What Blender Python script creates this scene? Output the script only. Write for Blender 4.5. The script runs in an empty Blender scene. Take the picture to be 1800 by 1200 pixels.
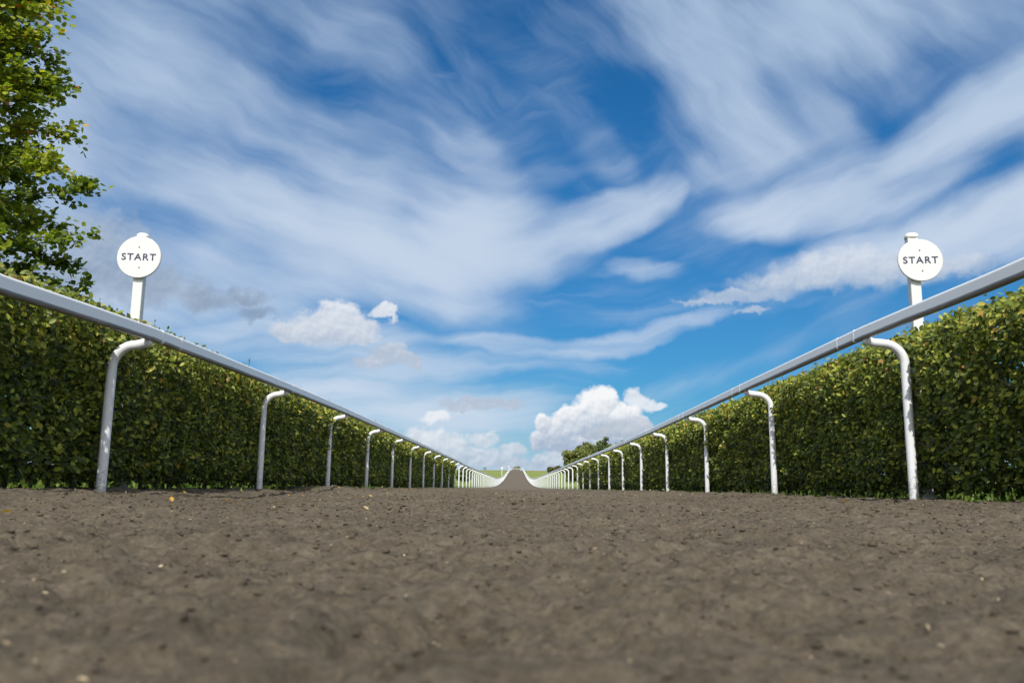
import bpy, bmesh, math, random
import numpy as np
from mathutils import Matrix, Vector

rad = math.radians
rng = np.random.default_rng(7)
random.seed(7)
S = bpy.context.scene
COL = S.collection

# ------------------------------------------------------------------ camera
F = 1500.0                      # focal length in pixels of the 1800 x 1200 photograph
EYE = 0.12
ROLL = rad(0.7)
def cam_matrix():
    d = Vector((5.0, -255.0, -F)).normalized()          # where +Y is seen in the frame
    d = Matrix.Rotation(ROLL, 3, 'Z') @ d
    # camera axes expressed in the unrolled camera frame -> world: yaw and pitch bringing d to +Y
    pitch = math.atan2(-d.y, math.hypot(d.x, d.z))
    yaw = math.atan2(d.x, -d.z)
    R = Matrix.Rotation(yaw, 3, 'Z') @ Matrix.Rotation(math.pi/2 + pitch, 3, 'X') @ Matrix.Rotation(ROLL, 3, 'Z')
    return R
RC = cam_matrix()
cam = bpy.data.cameras.new('camera')
cam.sensor_width = 36.0
cam.lens = F * 36.0 / 1800.0
cam.clip_start = 0.02
cam.clip_end = 20000
cam.dof.use_dof = True
cam.dof.focus_distance = 8.5
cam.dof.aperture_fstop = 6.3
co = bpy.data.objects.new('camera', cam)
COL.objects.link(co)
M4 = RC.to_4x4(); M4.translation = (0, 0, EYE)
co.matrix_world = M4
S.camera = co

def ray(px, py):
    return (RC @ Vector((px - 900.0, 600.0 - py, -F))).normalized()

# ------------------------------------------------------------------ colour management
S.view_settings.view_transform = 'Standard'
S.view_settings.look = 'None'
S.view_settings.exposure = 0.0
S.view_settings.gamma = 1.0
S.view_settings.use_curve_mapping = False

# ------------------------------------------------------------------ sun
SUN_EL, SUN_AZ = rad(46), rad(183.5)          # azimuth clockwise from +Y: behind the camera, a little left
sd = Vector((math.sin(SUN_AZ)*math.cos(SUN_EL), math.cos(SUN_AZ)*math.cos(SUN_EL), math.sin(SUN_EL)))
sl = bpy.data.lights.new('sun', 'SUN')
sl.energy = 5.0
sl.angle = rad(0.5)
sl.color = (1.0, 0.955, 0.87)
so = bpy.data.objects.new('sun', sl)
COL.objects.link(so)
so.rotation_euler = sd.to_track_quat('Z', 'Y').to_euler()
so.location = (0, -20, 30)

# ------------------------------------------------------------------ node helper
class G:
    def __init__(s, tree): s.t = tree; s.n = tree.nodes; s.l = tree.links
    def put(s, sock, v):
        if isinstance(v, bpy.types.NodeSocket): s.l.new(v, sock)
        elif v is not None:
            try: sock.default_value = v
            except Exception: sock.default_value = tuple(v) + (1.0,)
    def m(s, op, a, b=None, c=None, clamp=False):
        n = s.n.new('ShaderNodeMath'); n.operation = op; n.use_clamp = clamp
        s.put(n.inputs[0], a); s.put(n.inputs[1], b); s.put(n.inputs[2], c)
        return n.outputs[0]
    def v(s, op, a, b=None, scale=None):
        n = s.n.new('ShaderNodeVectorMath'); n.operation = op
        s.put(n.inputs[0], a)
        if b is not None: s.put(n.inputs[1], b)
        if scale is not None: s.put(n.inputs['Scale'], scale)
        return n.outputs['Value'] if op in ('LENGTH', 'DOT_PRODUCT', 'DISTANCE') else n.outputs[0]
    def mr(s, x, a, b, c=0.0, d=1.0, kind='SMOOTHSTEP'):
        n = s.n.new('ShaderNodeMapRange'); n.interpolation_type = kind
        s.put(n.inputs[0], x)
        for i, q in enumerate((a, b, c, d)): s.put(n.inputs[i+1], q)
        return n.outputs[0]
    def r2(s, vec, c, rx, ry, ang=0.0):
        """squared radius in an ellipse's own axes"""
        q = s.v('SUBTRACT', vec, c)
        ca, sa = math.cos(ang), math.sin(ang)
        u = s.v('DOT_PRODUCT', q, (ca/rx, sa/rx, 0)); w = s.v('DOT_PRODUCT', q, (-sa/ry, ca/ry, 0))
        return s.m('MULTIPLY_ADD', u, u, s.m('MULTIPLY', w, w))
    def turn(s, vec, ang, lx, ly):
        """rotated and stretched copy of a flat coordinate"""
        ca, sa = math.cos(ang), math.sin(ang)
        n = s.n.new('ShaderNodeCombineXYZ')
        s.put(n.inputs[0], s.v('DOT_PRODUCT', vec, (ca/lx, sa/lx, 0))); s.put(n.inputs[1], s.v('DOT_PRODUCT', vec, (-sa/ly, ca/ly, 0)))
        return n.outputs[0]
    def noise(s, vec, scale, detail=5, rough=0.55, dist=0.0, out=0, dims='3D', lac=2.0):
        if s is globals().get('g'): dims = '2D' if vec is not None and getattr(s, 'flat', False) else dims
        n = s.n.new('ShaderNodeTexNoise'); n.noise_dimensions = dims
        s.put(n.inputs['Vector'], vec)
        n.inputs['Scale'].default_value = scale; n.inputs['Detail'].default_value = detail
        n.inputs['Roughness'].default_value = rough; n.inputs['Distortion'].default_value = dist
        n.inputs['Lacunarity'].default_value = lac
        return n.outputs[out]
    def mix(s, f, a, b, kind='RGBA', blend='MIX'):
        n = s.n.new('ShaderNodeMix'); n.data_type = kind; n.blend_type = blend
        k = {'RGBA': (6, 7, 2), 'FLOAT': (2, 3, 0)}[kind]
        s.put(n.inputs[0], f)
        for i, q in ((k[0], a), (k[1], b)):
            if isinstance(q, bpy.types.NodeSocket): s.l.new(q, n.inputs[i])
            elif kind == 'RGBA': n.inputs[i].default_value = tuple(q)[:3] + (1.0,)
            else: n.inputs[i].default_value = q
        return n.outputs[k[2]]
    def ramp(s, fac, stops):
        n = s.n.new('ShaderNodeValToRGB')
        s.put(n.inputs[0], fac)
        e = n.color_ramp.elements
        while len(e) < len(stops): e.new(0.5)
        for i, (p, c) in enumerate(stops):
            e[i].position = p; e[i].color = tuple(c)[:3] + (1.0,)
        return n.outputs[0]
    def attr(s, name, out='Fac'):
        n = s.n.new('ShaderNodeAttribute'); n.attribute_name = name
        return n.outputs[out]

# ------------------------------------------------------------------ world: sky with procedural clouds
BG = 0.10
W = bpy.data.worlds.new('World')
S.world = W
W.use_nodes = True
W.node_tree.nodes.clear()
g = G(W.node_tree)
wo = g.n.new('ShaderNodeOutputWorld'); bg = g.n.new('ShaderNodeBackground')
g.l.new(bg.outputs[0], wo.inputs[0])
bg.inputs['Strength'].default_value = BG
sky = g.n.new('ShaderNodeTexSky'); sky.sky_type = 'NISHITA'
sky.sun_disc = False
sky.sun_elevation = SUN_EL; sky.sun_rotation = SUN_AZ
sky.altitude = 50; sky.air_density = 1.0; sky.dust_density = 0.6; sky.ozone_density = 3.0
tc = g.n.new('ShaderNodeTexCoord')
D = tc.outputs['Generated']
sx = g.n.new('ShaderNodeSeparateXYZ'); g.l.new(D, sx.inputs[0])
az = g.m('ARCTAN2', sx.outputs[0], sx.outputs[1])
el = g.m('ARCSINE', sx.outputs[2])
cx = g.n.new('ShaderNodeCombineXYZ')
g.put(cx.inputs[0], g.m('MULTIPLY', az, 15.0)); g.put(cx.inputs[1], g.m('MULTIPLY', el, 15.0))
P = cx.outputs[0]                                     # azimuth and elevation, 1 unit = 1/15 rad
def ae(px, py):
    d = ray(px, py)
    return (15*math.atan2(d.x, d.y), 15*math.asin(d.z), 0.0)
g.flat = True                                         # noise over the flat azimuth/elevation map
def cell(vec, cx_, cy_, rx, ry, ang, w, inner=0.0):
    """one soft elliptical patch of cloud in azimuth/elevation"""
    return g.mr(g.r2(vec, ae(cx_, cy_), rx/100, ry/100, rad(ang)), inner, 1.0, w, 0.0)
def largest(items):
    r = items[0]
    for i in items[1:]:
        n = g.n.new('ShaderNodeMath'); n.operation = 'SMOOTH_MAX'
        g.put(n.inputs[0], r); g.put(n.inputs[1], i); n.inputs[2].default_value = .25
        r = n.outputs[0]
    return r

# --- high cirrus
w1 = g.noise(P, 0.35, 3, 0.5, 0, 1)
w2 = g.noise(P, 1.2, 4, 0.55, 0, 1)
Pw = g.v('ADD', P, g.v('SCALE', g.v('SUBTRACT', w1, (.5,.5,.5)), scale=.75))
Pw = g.v('ADD', Pw, g.v('SCALE', g.v('SUBTRACT', w2, (.5,.5,.5)), scale=0.22))
def streaks(ang, long, wide, det=6, rough=0.50):
    return g.noise(g.turn(Pw, rad(ang), long, wide), 1.0, det, rough, 0.0)
left = largest([cell(Pw, *a) for a in (
    (150,150,560,420,-12,.56), (420,330,620,300,-14,.64), (620,380,480,180,-14,.72), (810,440,320,130,4,.86),
    (1040,388,250,72,22,.92), (1175,330,80,44,34,.62), (640,500,420,80,-6,.70), (150,480,420,180,-4,.66),
    (770,190,300,80,-44,.46), (600,60,330,150,-30,.46), (1055,265,110,60,-40,.34))])
right = largest([cell(Pw, *a) for a in (
    (1230,50,380,170,-16,.64), (1560,20,420,130,6,.62), (1270,190,240,170,-52,.66), (1400,270,280,150,-34,.74),
    (1430,362,240,80,4,.92), (1590,315,230,90,16,.72), (1690,215,290,84,24,.86), (1800,160,230,110,20,.70),
    (1745,400,260,100,12,.70), (1620,440,280,70,6,.62), (1040,140,220,130,-40,.30), (1700,100,300,120,0,.42))])
low = largest([cell(Pw, *a) for a in (
    (1090,594,250,32,9,.74), (910,606,190,30,-3,.58), (1120,470,110,26,-10,.42), (640,690,380,110,0,.62),
    (820,725,290,100,0,.64), (520,600,340,80,0,.56), (980,700,260,90,0,.36), (400,560,320,70,0,.56), (870,640,320,32,2,.45),
    (1010,790,260,60,0,.30))])
_a, _b = Vector(ae(1180,330)), Vector(ae(1800,20)); _n = Vector((_b.y-_a.y, _a.x-_b.x, 0)).normalized()
bank = g.mr(g.v('DOT_PRODUCT', g.v('SUBTRACT', Pw, tuple(_a)), tuple(_n)), -.5, .9)          # right: streaks turn below this line
_c, _d = ae(760,420)[0], ae(1000,420)[0]
sw = g.n.new('ShaderNodeSeparateXYZ'); g.l.new(Pw, sw.inputs[0])
plume = g.mr(sw.outputs[0], _c, _d)
sA = streaks(-16, 4.5, .9); sB = streaks(20, 4.2, .85); sC = streaks(4, 4.5, .5); sD = streaks(-42, 4.2, .9)
fA = g.m('SUBTRACT', streaks(-12, 3.6, .34, 4, .5), .5); fB = g.m('SUBTRACT', streaks(24, 3.6, .34, 4, .5), .5); fD = g.m('SUBTRACT', streaks(-50, 3.4, .34, 4, .5), .5)
big = g.m('SUBTRACT', g.noise(Pw, .42, 2, .5), .5)
nl = g.m('MULTIPLY_ADD', big, .55, g.m('SUBTRACT', g.mix(plume, sA, sB, 'FLOAT'), .5))
nr = g.m('MULTIPLY_ADD', big, .55, g.m('SUBTRACT', g.mix(bank, sD, sB, 'FLOAT'), .5))
nl = g.m('MULTIPLY_ADD', g.mix(plume, fA, fB, 'FLOAT'), .08, nl)
nr = g.m('MULTIPLY_ADD', g.mix(bank, fD, fB, 'FLOAT'), .08, nr)
nw = g.m('SUBTRACT', sC, .5)
al = g.mr(g.m('MULTIPLY_ADD', nl, 1.0, left), .03, 1.0)
ar = g.mr(g.m('MULTIPLY_ADD', nr, 1.1, right), .05, 1.02)
aw = g.mr(g.m('MULTIPLY_ADD', nw, 1.0, low), .12, 1.0)
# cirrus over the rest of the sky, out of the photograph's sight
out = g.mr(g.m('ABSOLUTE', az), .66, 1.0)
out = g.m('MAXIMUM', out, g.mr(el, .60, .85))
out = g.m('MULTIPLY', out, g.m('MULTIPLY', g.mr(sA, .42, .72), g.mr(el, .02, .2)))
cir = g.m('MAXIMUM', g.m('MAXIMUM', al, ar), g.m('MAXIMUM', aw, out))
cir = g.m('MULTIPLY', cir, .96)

# --- cumulus
PUFFS_K = [(1050,716,43,38),(1064,702,28,28),(1006,740,42,32),(983,756,36,30),(953,745,20,22),(1090,735,40,32),(948,772,26,22),
           (1112,748,34,20),(1000,775,64,24),(1060,768,70,30),(1110,770,50,30)]
PUFFS_S = [(600,560,50,38),(585,575,84,36),(635,582,36,26),(525,587,62,26),(684,622,38,24),(725,634,28,14),(648,634,28,12),(676,551,27,17),(850,708,84,16),(820,713,56,13)]
PUFFS_L = [(772,776,40,24),(800,782,32,24),(745,768,34,24),(766,733,30,13),(850,772,28,17),(830,804,84,24),(760,800,60,20),(880,812,60,16),(900,790,28,15),
           (990,802,38,20),(948,812,22,16),(970,818,40,12),(1112,698,20,18),(1128,710,28,18),(1150,716,22,12)]
PUFFS_D = [(1475,462,104,34),(1440,484,124,30),(1560,474,124,36),(1380,494,110,24),(1310,518,110,15),(1250,529,80,9),(1650,472,100,22),(1325,543,36,8)]
PUFFS_G = [(180,425,120,60),(150,472,150,60),(245,494,120,48),(80,470,110,64),(362,524,76,30),(430,522,54,20),(455,552,46,18),]
def field(q, puffs):
    """1 - squared radius of the nearest of many round puffs, blended; 0 at the cloud's edge"""
    r = None
    for (a, b, rx, ry) in puffs:
        d_ = g.v('MULTIPLY', g.v('SUBTRACT', q, ae(a, b)), (100/rx, 100/ry, 0))
        h = g.v('DOT_PRODUCT', d_, d_)
        if r is None: r = h
        else:
            n = g.n.new('ShaderNodeMath'); n.operation = 'SMOOTH_MIN'
            g.put(n.inputs[0], r); g.put(n.inputs[1], h); n.inputs[2].default_value = .25
            r = n.outputs[0]
    return g.m('SUBTRACT', 1.0, r)
sy = g.n.new('ShaderNodeSeparateXYZ'); g.l.new(P, sy.inputs[0])
PY = sy.outputs[1]
wA = g.v('SUBTRACT', g.noise(P, 2.6, 6, .56, 0, 1), (.5,.5,.5))          # billows
bil = g.m('SUBTRACT', g.noise(P, 3.4, 6, .58), .5)
bil2 = g.m('SUBTRACT', g.noise(g.v('ADD', P, (-.03,.06,0)), 3.4, 6, .58), .5)
fine = g.m('SUBTRACT', bil, bil2)
def cumulus(puffs, amp, soft, base_y, top_y, lo, hi, relief=0.0, edge=.5):
    q = g.v('ADD', P, g.v('SCALE', wA, scale=amp))
    f0 = field(q, puffs)
    a = g.mr(g.m('MULTIPLY_ADD', bil, edge, f0), 0.0, soft)
    e0, e1 = ae(900, base_y)[1], ae(900, top_y)[1]
    lit = g.mr(PY, e0, e1, 0, 1, 'LINEAR')
    if relief:
        f1 = field(g.v('ADD', q, (-.03,.06,0)), puffs)
        lit = g.m('MULTIPLY_ADD', g.m('SUBTRACT', f0, f1), relief, lit)
    lit = g.m('MULTIPLY_ADD', fine, 1.0, lit)
    lit = g.m('MULTIPLY_ADD', bil, .35, lit, clamp=True)
    return a, g.mix(lit, lo, hi)
aK, cK = cumulus(PUFFS_K, .34, .55, 792, 690, (.40,.49,.63), (.93,.94,.955), .75)
aS, cS = cumulus(PUFFS_S, .42, .6, 628, 535, (.47,.545,.66), (.84,.86,.90))
aL, cL = cumulus(PUFFS_L, .34, .80, 840, 735, (.42,.51,.64), (.84,.87,.91))
aL = g.m('MULTIPLY', aL, .86)
aD, cD = cumulus(PUFFS_D, .40, 1.0, 525, 440, (.47,.56,.69), (.78,.81,.87), 0.0, .35)
aG, cG = cumulus(PUFFS_G, .55, 1.15, 560, 380, (.23,.30,.41), (.50,.58,.69))
aK = g.m('MULTIPLY', aK, .98); aS = g.m('MULTIPLY', aS, .86); aD = g.m('MULTIPLY', aD, .80); aG = g.m('MULTIPLY', aG, .74)
# grey shelf in the middle of the big cumulus
aH, cH = cumulus([(1090,752,50,17),(1060,757,36,13),(1120,748,30,14),(1040,762,26,8)], .26, .5, 775, 735, (.36,.44,.55), (.56,.62,.70))
aH = g.m('MULTIPLY', aH, .85)

k = 1.0 / BG
def sc(c): return g.v('SCALE', c, scale=k)
skyc = g.mix(1.0, sky.outputs[0], g.mix(g.mr(el, .0, .5), (.22,.61,.86), (.165,.71,1.08)), blend='MULTIPLY')
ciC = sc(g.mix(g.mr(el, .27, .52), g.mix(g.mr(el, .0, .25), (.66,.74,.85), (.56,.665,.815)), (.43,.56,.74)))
glow = g.mr(g.v('DOT_PRODUCT', D, tuple(sd)), -.15, 1.0, 0, 1, 'LINEAR')  # brighter sky around the sun, added out of view to lift the fill light
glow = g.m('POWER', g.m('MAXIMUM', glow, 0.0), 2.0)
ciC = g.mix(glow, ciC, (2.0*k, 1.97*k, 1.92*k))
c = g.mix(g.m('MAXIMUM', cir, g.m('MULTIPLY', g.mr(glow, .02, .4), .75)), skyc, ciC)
hz = g.mr(el, -.02, .11, .88, 0.0)
c = g.mix(hz, c, (.48*k,.63*k,.79*k))
for a_, c_ in ((aG, cG), (aD, cD), (aL, cL), (aS, cS), (aK, cK), (aH, cH)):
    c = g.mix(a_, c, sc(c_))
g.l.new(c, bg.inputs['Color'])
g.flat = False
W.cycles.sampling_method = 'NONE'
S.cycles.max_bounces = 6; S.cycles.diffuse_bounces = 3; S.cycles.glossy_bounces = 2; S.cycles.transmission_bounces = 3
S.cycles.use_denoising = True

# ------------------------------------------------------------------ object helpers
def meshobj(name, verts, faces, mat=None, parent=None, smooth=False, link=True):
    me = bpy.data.meshes.new(name)
    me.from_pydata([tuple(v) for v in verts], [], [tuple(f) for f in faces])
    if smooth: me.polygons.foreach_set('use_smooth', [True]*len(me.polygons))
    me.update()
    o = bpy.data.objects.new(name, me)
    if mat: me.materials.append(mat)
    COL.objects.link(o)
    if parent: o.parent = parent
    return o
def bigmesh(name, co_, loops, starts, mat, parent=None, attrs=None, smooth=False):
    me = bpy.data.meshes.new(name)
    me.vertices.add(len(co_)); me.vertices.foreach_set('co', np.ascontiguousarray(co_, dtype=np.float32).ravel())
    me.loops.add(len(loops)); me.loops.foreach_set('vertex_index', np.asarray(loops, dtype=np.int32))
    me.polygons.add(len(starts)); me.polygons.foreach_set('loop_start', np.asarray(starts, dtype=np.int32))
    if smooth: me.polygons.foreach_set('use_smooth', np.ones(len(starts), dtype=bool))
    me.update(calc_edges=True)
    for nm, dom, vals in attrs or ():
        at = me.attributes.new(nm, 'FLOAT', dom); at.data.foreach_set('value', np.asarray(vals, dtype=np.float32))
    me.validate()
    o = bpy.data.objects.new(name, me)
    me.materials.append(mat)
    COL.objects.link(o)
    if parent: o.parent = parent
    return o
def empty(name, loc=(0,0,0)):
    o = bpy.data.objects.new(name, None); o.location = loc; o.empty_display_size = .2
    COL.objects.link(o)
    return o
def tag(o, label=None, cat=None, group=None, kind=None):
    if label: o['label'] = label
    if cat: o['category'] = cat
    if group: o['group'] = group
    if kind: o['kind'] = kind
    return o
def sweep(path, profile, closed_profile=True, caps=True, up=Vector((0,0,1))):
    """profile [(side, up)] carried along path; returns verts, faces"""
    vs, fs = [], []
    n = len(profile)
    prev = None
    for i, p in enumerate(path):
        p = Vector(p)
        a = Vector(path[max(i-1,0)]); b = Vector(path[min(i+1,len(path)-1)])
        t = (b-a).normalized()
        s_ = t.cross(up)
        if s_.length < 1e-3: s_ = prev.copy() if prev else Vector((1,0,0))
        s_.normalize()
        if prev is not None and s_.dot(prev) < 0: s_ = -s_
        prev = s_.copy()
        u_ = s_.cross(t).normalized()
        for (x, y) in profile: vs.append(p + s_*x + u_*y)
    for i in range(len(path)-1):
        for j in range(n):
            k2 = (j+1) % n
            fs.append((i*n+j, i*n+k2, (i+1)*n+k2, (i+1)*n+j))
    if caps:
        fs.append(tuple(range(n-1,-1,-1))); fs.append(tuple((len(path)-1)*n+j for j in range(n)))
    return vs, fs
def tube(path, radii, n=12, up=Vector((0,0,1))):
    vs, fs = [], []
    ref = None
    for i, p in enumerate(path):
        p = Vector(p)
        a = Vector(path[max(i-1,0)]); b = Vector(path[min(i+1,len(path)-1)])
        t = (b-a).normalized()
        if ref is None:
            ref = t.cross(Vector((0,1,0)))
            if ref.length < .1: ref = t.cross(Vector((1,0,0)))
        ref = (ref - t*ref.dot(t)).normalized()
        w_ = t.cross(ref)
        r = radii[i] if hasattr(radii, '__len__') else radii
        for j in range(n):
            q = 2*math.pi*j/n
            vs.append(p + ref*(r*math.cos(q)) + w_*(r*math.sin(q)))
    for i in range(len(path)-1):
        for j in range(n):
            k2 = (j+1) % n
            fs.append((i*n+j, i*n+k2, (i+1)*n+k2, (i+1)*n+j))
    fs.append(tuple(range(n-1,-1,-1))); fs.append(tuple((len(path)-1)*n+j for j in range(n)))
    return vs, fs
def join(parts):
    vs, fs = [], []
    for v_, f_ in parts:
        o_ = len(vs); vs += list(v_); fs += [tuple(i+o_ for i in f) for f in f_]
    return vs, fs
def boxv(c, s, bev=0.0):
    x, y, z = c; a, b, d = s[0]/2, s[1]/2, s[2]/2
    if bev <= 0:
        vs = [(x+i*a, y+j*b, z+k_*d) for i in (-1,1) for j in (-1,1) for k_ in (-1,1)]
        return vs, [(0,1,3,2),(4,6,7,5),(0,4,5,1),(2,3,7,6),(0,2,6,4),(1,5,7,3)]
    bm = bmesh.new(); bmesh.ops.create_cube(bm, size=1)
    for v_ in bm.verts: v_.co = Vector((v_.co.x*s[0], v_.co.y*s[1], v_.co.z*s[2])) + Vector(c)
    bmesh.ops.bevel(bm, geom=bm.edges[:], offset=bev, segments=2, affect='EDGES', profile=.5)
    bm.verts.index_update()
    r = [v_.co.copy() for v_ in bm.verts], [tuple(v_.index for v_ in f.verts) for f in bm.faces]
    bm.free(); return r

# value noise -------------------------------------------------------------
def _hash(ix, iy, seed):
    h = (ix.astype(np.int64)*374761393 + iy.astype(np.int64)*668265263 + seed*1442695041) & 0xffffffff
    h = ((h ^ (h >> 13)) * 1274126177) & 0xffffffff
    return ((h ^ (h >> 16)) & 0xffff) / 65535.0
def vnoise(x, y, seed=0):
    ix, iy = np.floor(x), np.floor(y); fx, fy = x-ix, y-iy
    fx = fx*fx*fx*(fx*(fx*6-15)+10); fy = fy*fy*fy*(fy*(fy*6-15)+10)
    a = _hash(ix,iy,seed); b = _hash(ix+1,iy,seed); c_ = _hash(ix,iy+1,seed); d = _hash(ix+1,iy+1,seed)
    return (a*(1-fx)+b*fx)*(1-fy) + (c_*(1-fx)+d*fx)*fy - .5
def fbm(x, y, oct=4, seed=0, gain=.5):
    r = 0; amp = 1.0
    for i in range(oct):
        r = r + amp*vnoise(x*2**i+17.3*i, y*2**i-9.1*i, seed+i); amp *= gain
    return r
def sstep(x, a, b):
    t = np.clip((x-a)/(b-a), 0, 1); return t*t*(3-2*t)

# ------------------------------------------------------------------ materials
def material(name):
    m_ = bpy.data.materials.new(name); m_.use_nodes = True
    t = m_.node_tree; t.nodes.clear()
    gg = G(t); o_ = gg.n.new('ShaderNodeOutputMaterial'); b = gg.n.new('ShaderNodeBsdfPrincipled')
    gg.l.new(b.outputs[0], o_.inputs[0])
    return m_, gg, b, o_
def objco(gg):
    n = gg.n.new('ShaderNodeTexCoord'); return n.outputs['Object']
def geopos(gg):
    n = gg.n.new('ShaderNodeNewGeometry'); return n.outputs['Position']

def mk_paint(name, base, rough, dirt, dirt_amt):
    m_, gg, b, o_ = material(name)
    p = geopos(gg)
    n1 = gg.noise(p, 3.0, 6, .65); n2 = gg.noise(p, 40.0, 4, .6)
    d = gg.mr(gg.m('ADD', gg.m('MULTIPLY', n1, .7), gg.m('MULTIPLY', n2, .3)), .52, .72)
    c0 = gg.mix(gg.m('MULTIPLY', d, dirt_amt), base, dirt)
    if 'post' in name:                                   # soil kicked up against the feet
        sz = gg.n.new('ShaderNodeSeparateXYZ'); gg.l.new(p, sz.inputs[0])
        sp = gg.m('MULTIPLY_ADD', gg.noise(p, 55, 5, .65), 1.0, gg.mr(sz.outputs[2], .05, .45, .22, -.12, 'LINEAR'))
        c0 = gg.mix(gg.m('MULTIPLY', gg.mr(sp, .60, .74), .5), c0, (.16,.13,.10))
    gg.put(b.inputs['Base Color'], c0)
    gg.put(b.inputs['Roughness'], gg.mr(n2, .3, .7, rough-.06, rough+.12))
    bp = gg.n.new('ShaderNodeBump'); bp.inputs['Strength'].default_value = .05; bp.inputs['Distance'].default_value = .01
    gg.l.new(n1, bp.inputs['Height']); gg.l.new(bp.outputs[0], b.inputs['Normal'])
    return m_
M_post = mk_paint('white_post_paint', (.64,.65,.67), .38, (.40,.41,.41), .35)
M_sign = mk_paint('white_sign_paint', (.555,.56,.565), .5, (.47,.45,.41), .12)
M_cap = mk_paint('weathered_white_paint', (.76,.74,.70), .6, (.42,.34,.27), .8)

def mk_rail():
    m_, gg, b, o_ = material('white_rail_plastic')
    p = geopos(gg)
    st = gg.noise(gg.v('MULTIPLY', p, (1, .12, 1)), 16.0, 6, .7)
    big = gg.noise(gg.v('MULTIPLY', p, (1, .35, 1)), 1.4, 3, .5)
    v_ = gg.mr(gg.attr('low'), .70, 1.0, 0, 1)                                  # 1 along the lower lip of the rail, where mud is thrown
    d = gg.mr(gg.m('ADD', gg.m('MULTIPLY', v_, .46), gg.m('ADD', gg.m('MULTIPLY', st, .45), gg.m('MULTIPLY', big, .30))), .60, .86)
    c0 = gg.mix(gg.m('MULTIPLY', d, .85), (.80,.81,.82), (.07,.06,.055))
    fine = gg.mr(gg.noise(p, 90, 3, .6), .60, .75)
    c0 = gg.mix(gg.m('MULTIPLY', fine, .18), c0, (.38,.37,.35))
    gg.put(b.inputs['Base Color'], c0)
    gg.put(b.inputs['Roughness'], .34)
    return m_
M_rail = mk_rail()
def flat(name, colr, rough=.6):
    m_, gg, b, o_ = material(name)
    n = gg.noise(objco(gg), 60, 4, .6)
    gg.put(b.inputs['Base Color'], gg.mix(gg.mr(n, .3, .75), tuple(q*.85 for q in colr), tuple(min(q*1.12,1) for q in colr)))
    gg.put(b.inputs['Roughness'], rough)
    return m_
M_navy = flat('navy_lettering', (.012,.016,.07), .5)
M_bolt = flat('rusted_steel', (.10,.075,.06), .6)
M_seam = flat('pale_sleeve_plastic', (.80,.81,.82), .35)
M_darkwood = flat('dark_timber', (.03,.032,.04), .8)
M_greywood = flat('grey_weathered_timber', (.42,.42,.40), .8)

def mk_leaf(name, stops, transl=.32, rough=.45, clump=1.2, cl_amt=.35, spec=.5):
    m_, gg, b, o_ = material(name)
    r = gg.attr('rnd'); p = geopos(gg)
    cl = gg.noise(p, clump, 3, .55)
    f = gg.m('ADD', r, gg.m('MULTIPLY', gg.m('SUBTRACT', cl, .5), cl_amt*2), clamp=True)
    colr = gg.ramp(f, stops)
    gg.put(b.inputs['Base Color'], colr)
    gg.put(b.inputs['Roughness'], rough)
    gg.put(b.inputs['Specular IOR Level'], spec)
    tr = gg.n.new('ShaderNodeBsdfTranslucent')
    gg.put(tr.inputs[0], gg.mix(1.0, colr, (1.5,1.6,.7), blend='MULTIPLY'))
    ms = gg.n.new('ShaderNodeMixShader'); ms.inputs[0].default_value = transl
    gg.l.new(b.outputs[0], ms.inputs[1]); gg.l.new(tr.outputs[0], ms.inputs[2]); gg.l.new(ms.outputs[0], o_.inputs[0])
    return m_
M_hedge = mk_leaf('hedge_leaf', [(0,(.018,.032,.006)),(.30,(.055,.082,.010)),(.56,(.145,.185,.018)),(.80,(.33,.345,.045)),(.94,(.40,.31,.055)),(1,(.30,.15,.04))], .28, .5, 4.0, .26, .35)
M_tree = mk_leaf('maple_leaf', [(0,(.045,.080,.010)),(.30,(.11,.155,.014)),(.56,(.23,.28,.026)),(.88,(.40,.38,.045)),(.97,(.44,.28,.03)),(1,(.48,.15,.03))], .42, .5, .9, .30, .35)
M_far1 = mk_leaf('pale_tree_leaf', [(0,(.09,.11,.025)),(.5,(.16,.185,.04)),(.85,(.25,.24,.06)),(1,(.30,.19,.07))], .3, .6, .25, .25)
M_far2 = mk_leaf('dark_tree_leaf', [(0,(.05,.075,.022)),(.6,(.10,.135,.035)),(1,(.17,.19,.055))], .25, .6, .25, .25)
M_far3 = mk_leaf('rusty_bush_leaf', [(0,(.05,.08,.02)),(.5,(.11,.12,.035)),(.8,(.18,.12,.045)),(1,(.22,.10,.05))], .3, .6, .2, .3)
M_grassblade = mk_leaf('grass_blade', [(0,(.05,.10,.012)),(.5,(.10,.18,.025)),(1,(.22,.26,.06))], .35, .5, 2.0, .2)
M_fallen = mk_leaf('fallen_leaf', [(0,(.16,.09,.03)),(.4,(.36,.20,.04)),(.8,(.50,.30,.05)),(1,(.40,.33,.18))], .2, .55, 5.0, .1)
def mk_bark():
    m_, gg, b, o_ = material('bark')
    p = objco(gg)
    n = gg.noise(gg.v('MULTIPLY', p, (1,1,.25)), 14, 6, .65)
    gg.put(b.inputs['Base Color'], gg.ramp(n, [(.3,(.05,.038,.028)),(.7,(.15,.12,.09))]))
    gg.put(b.inputs['Roughness'], .85)
    bp = gg.n.new('ShaderNodeBump'); bp.inputs['Strength'].default_value = .6; bp.inputs['Distance'].default_value = .02
    gg.l.new(n, bp.inputs['Height']); gg.l.new(bp.outputs[0], b.inputs['Normal'])
    return m_
M_bark = mk_bark()
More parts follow.
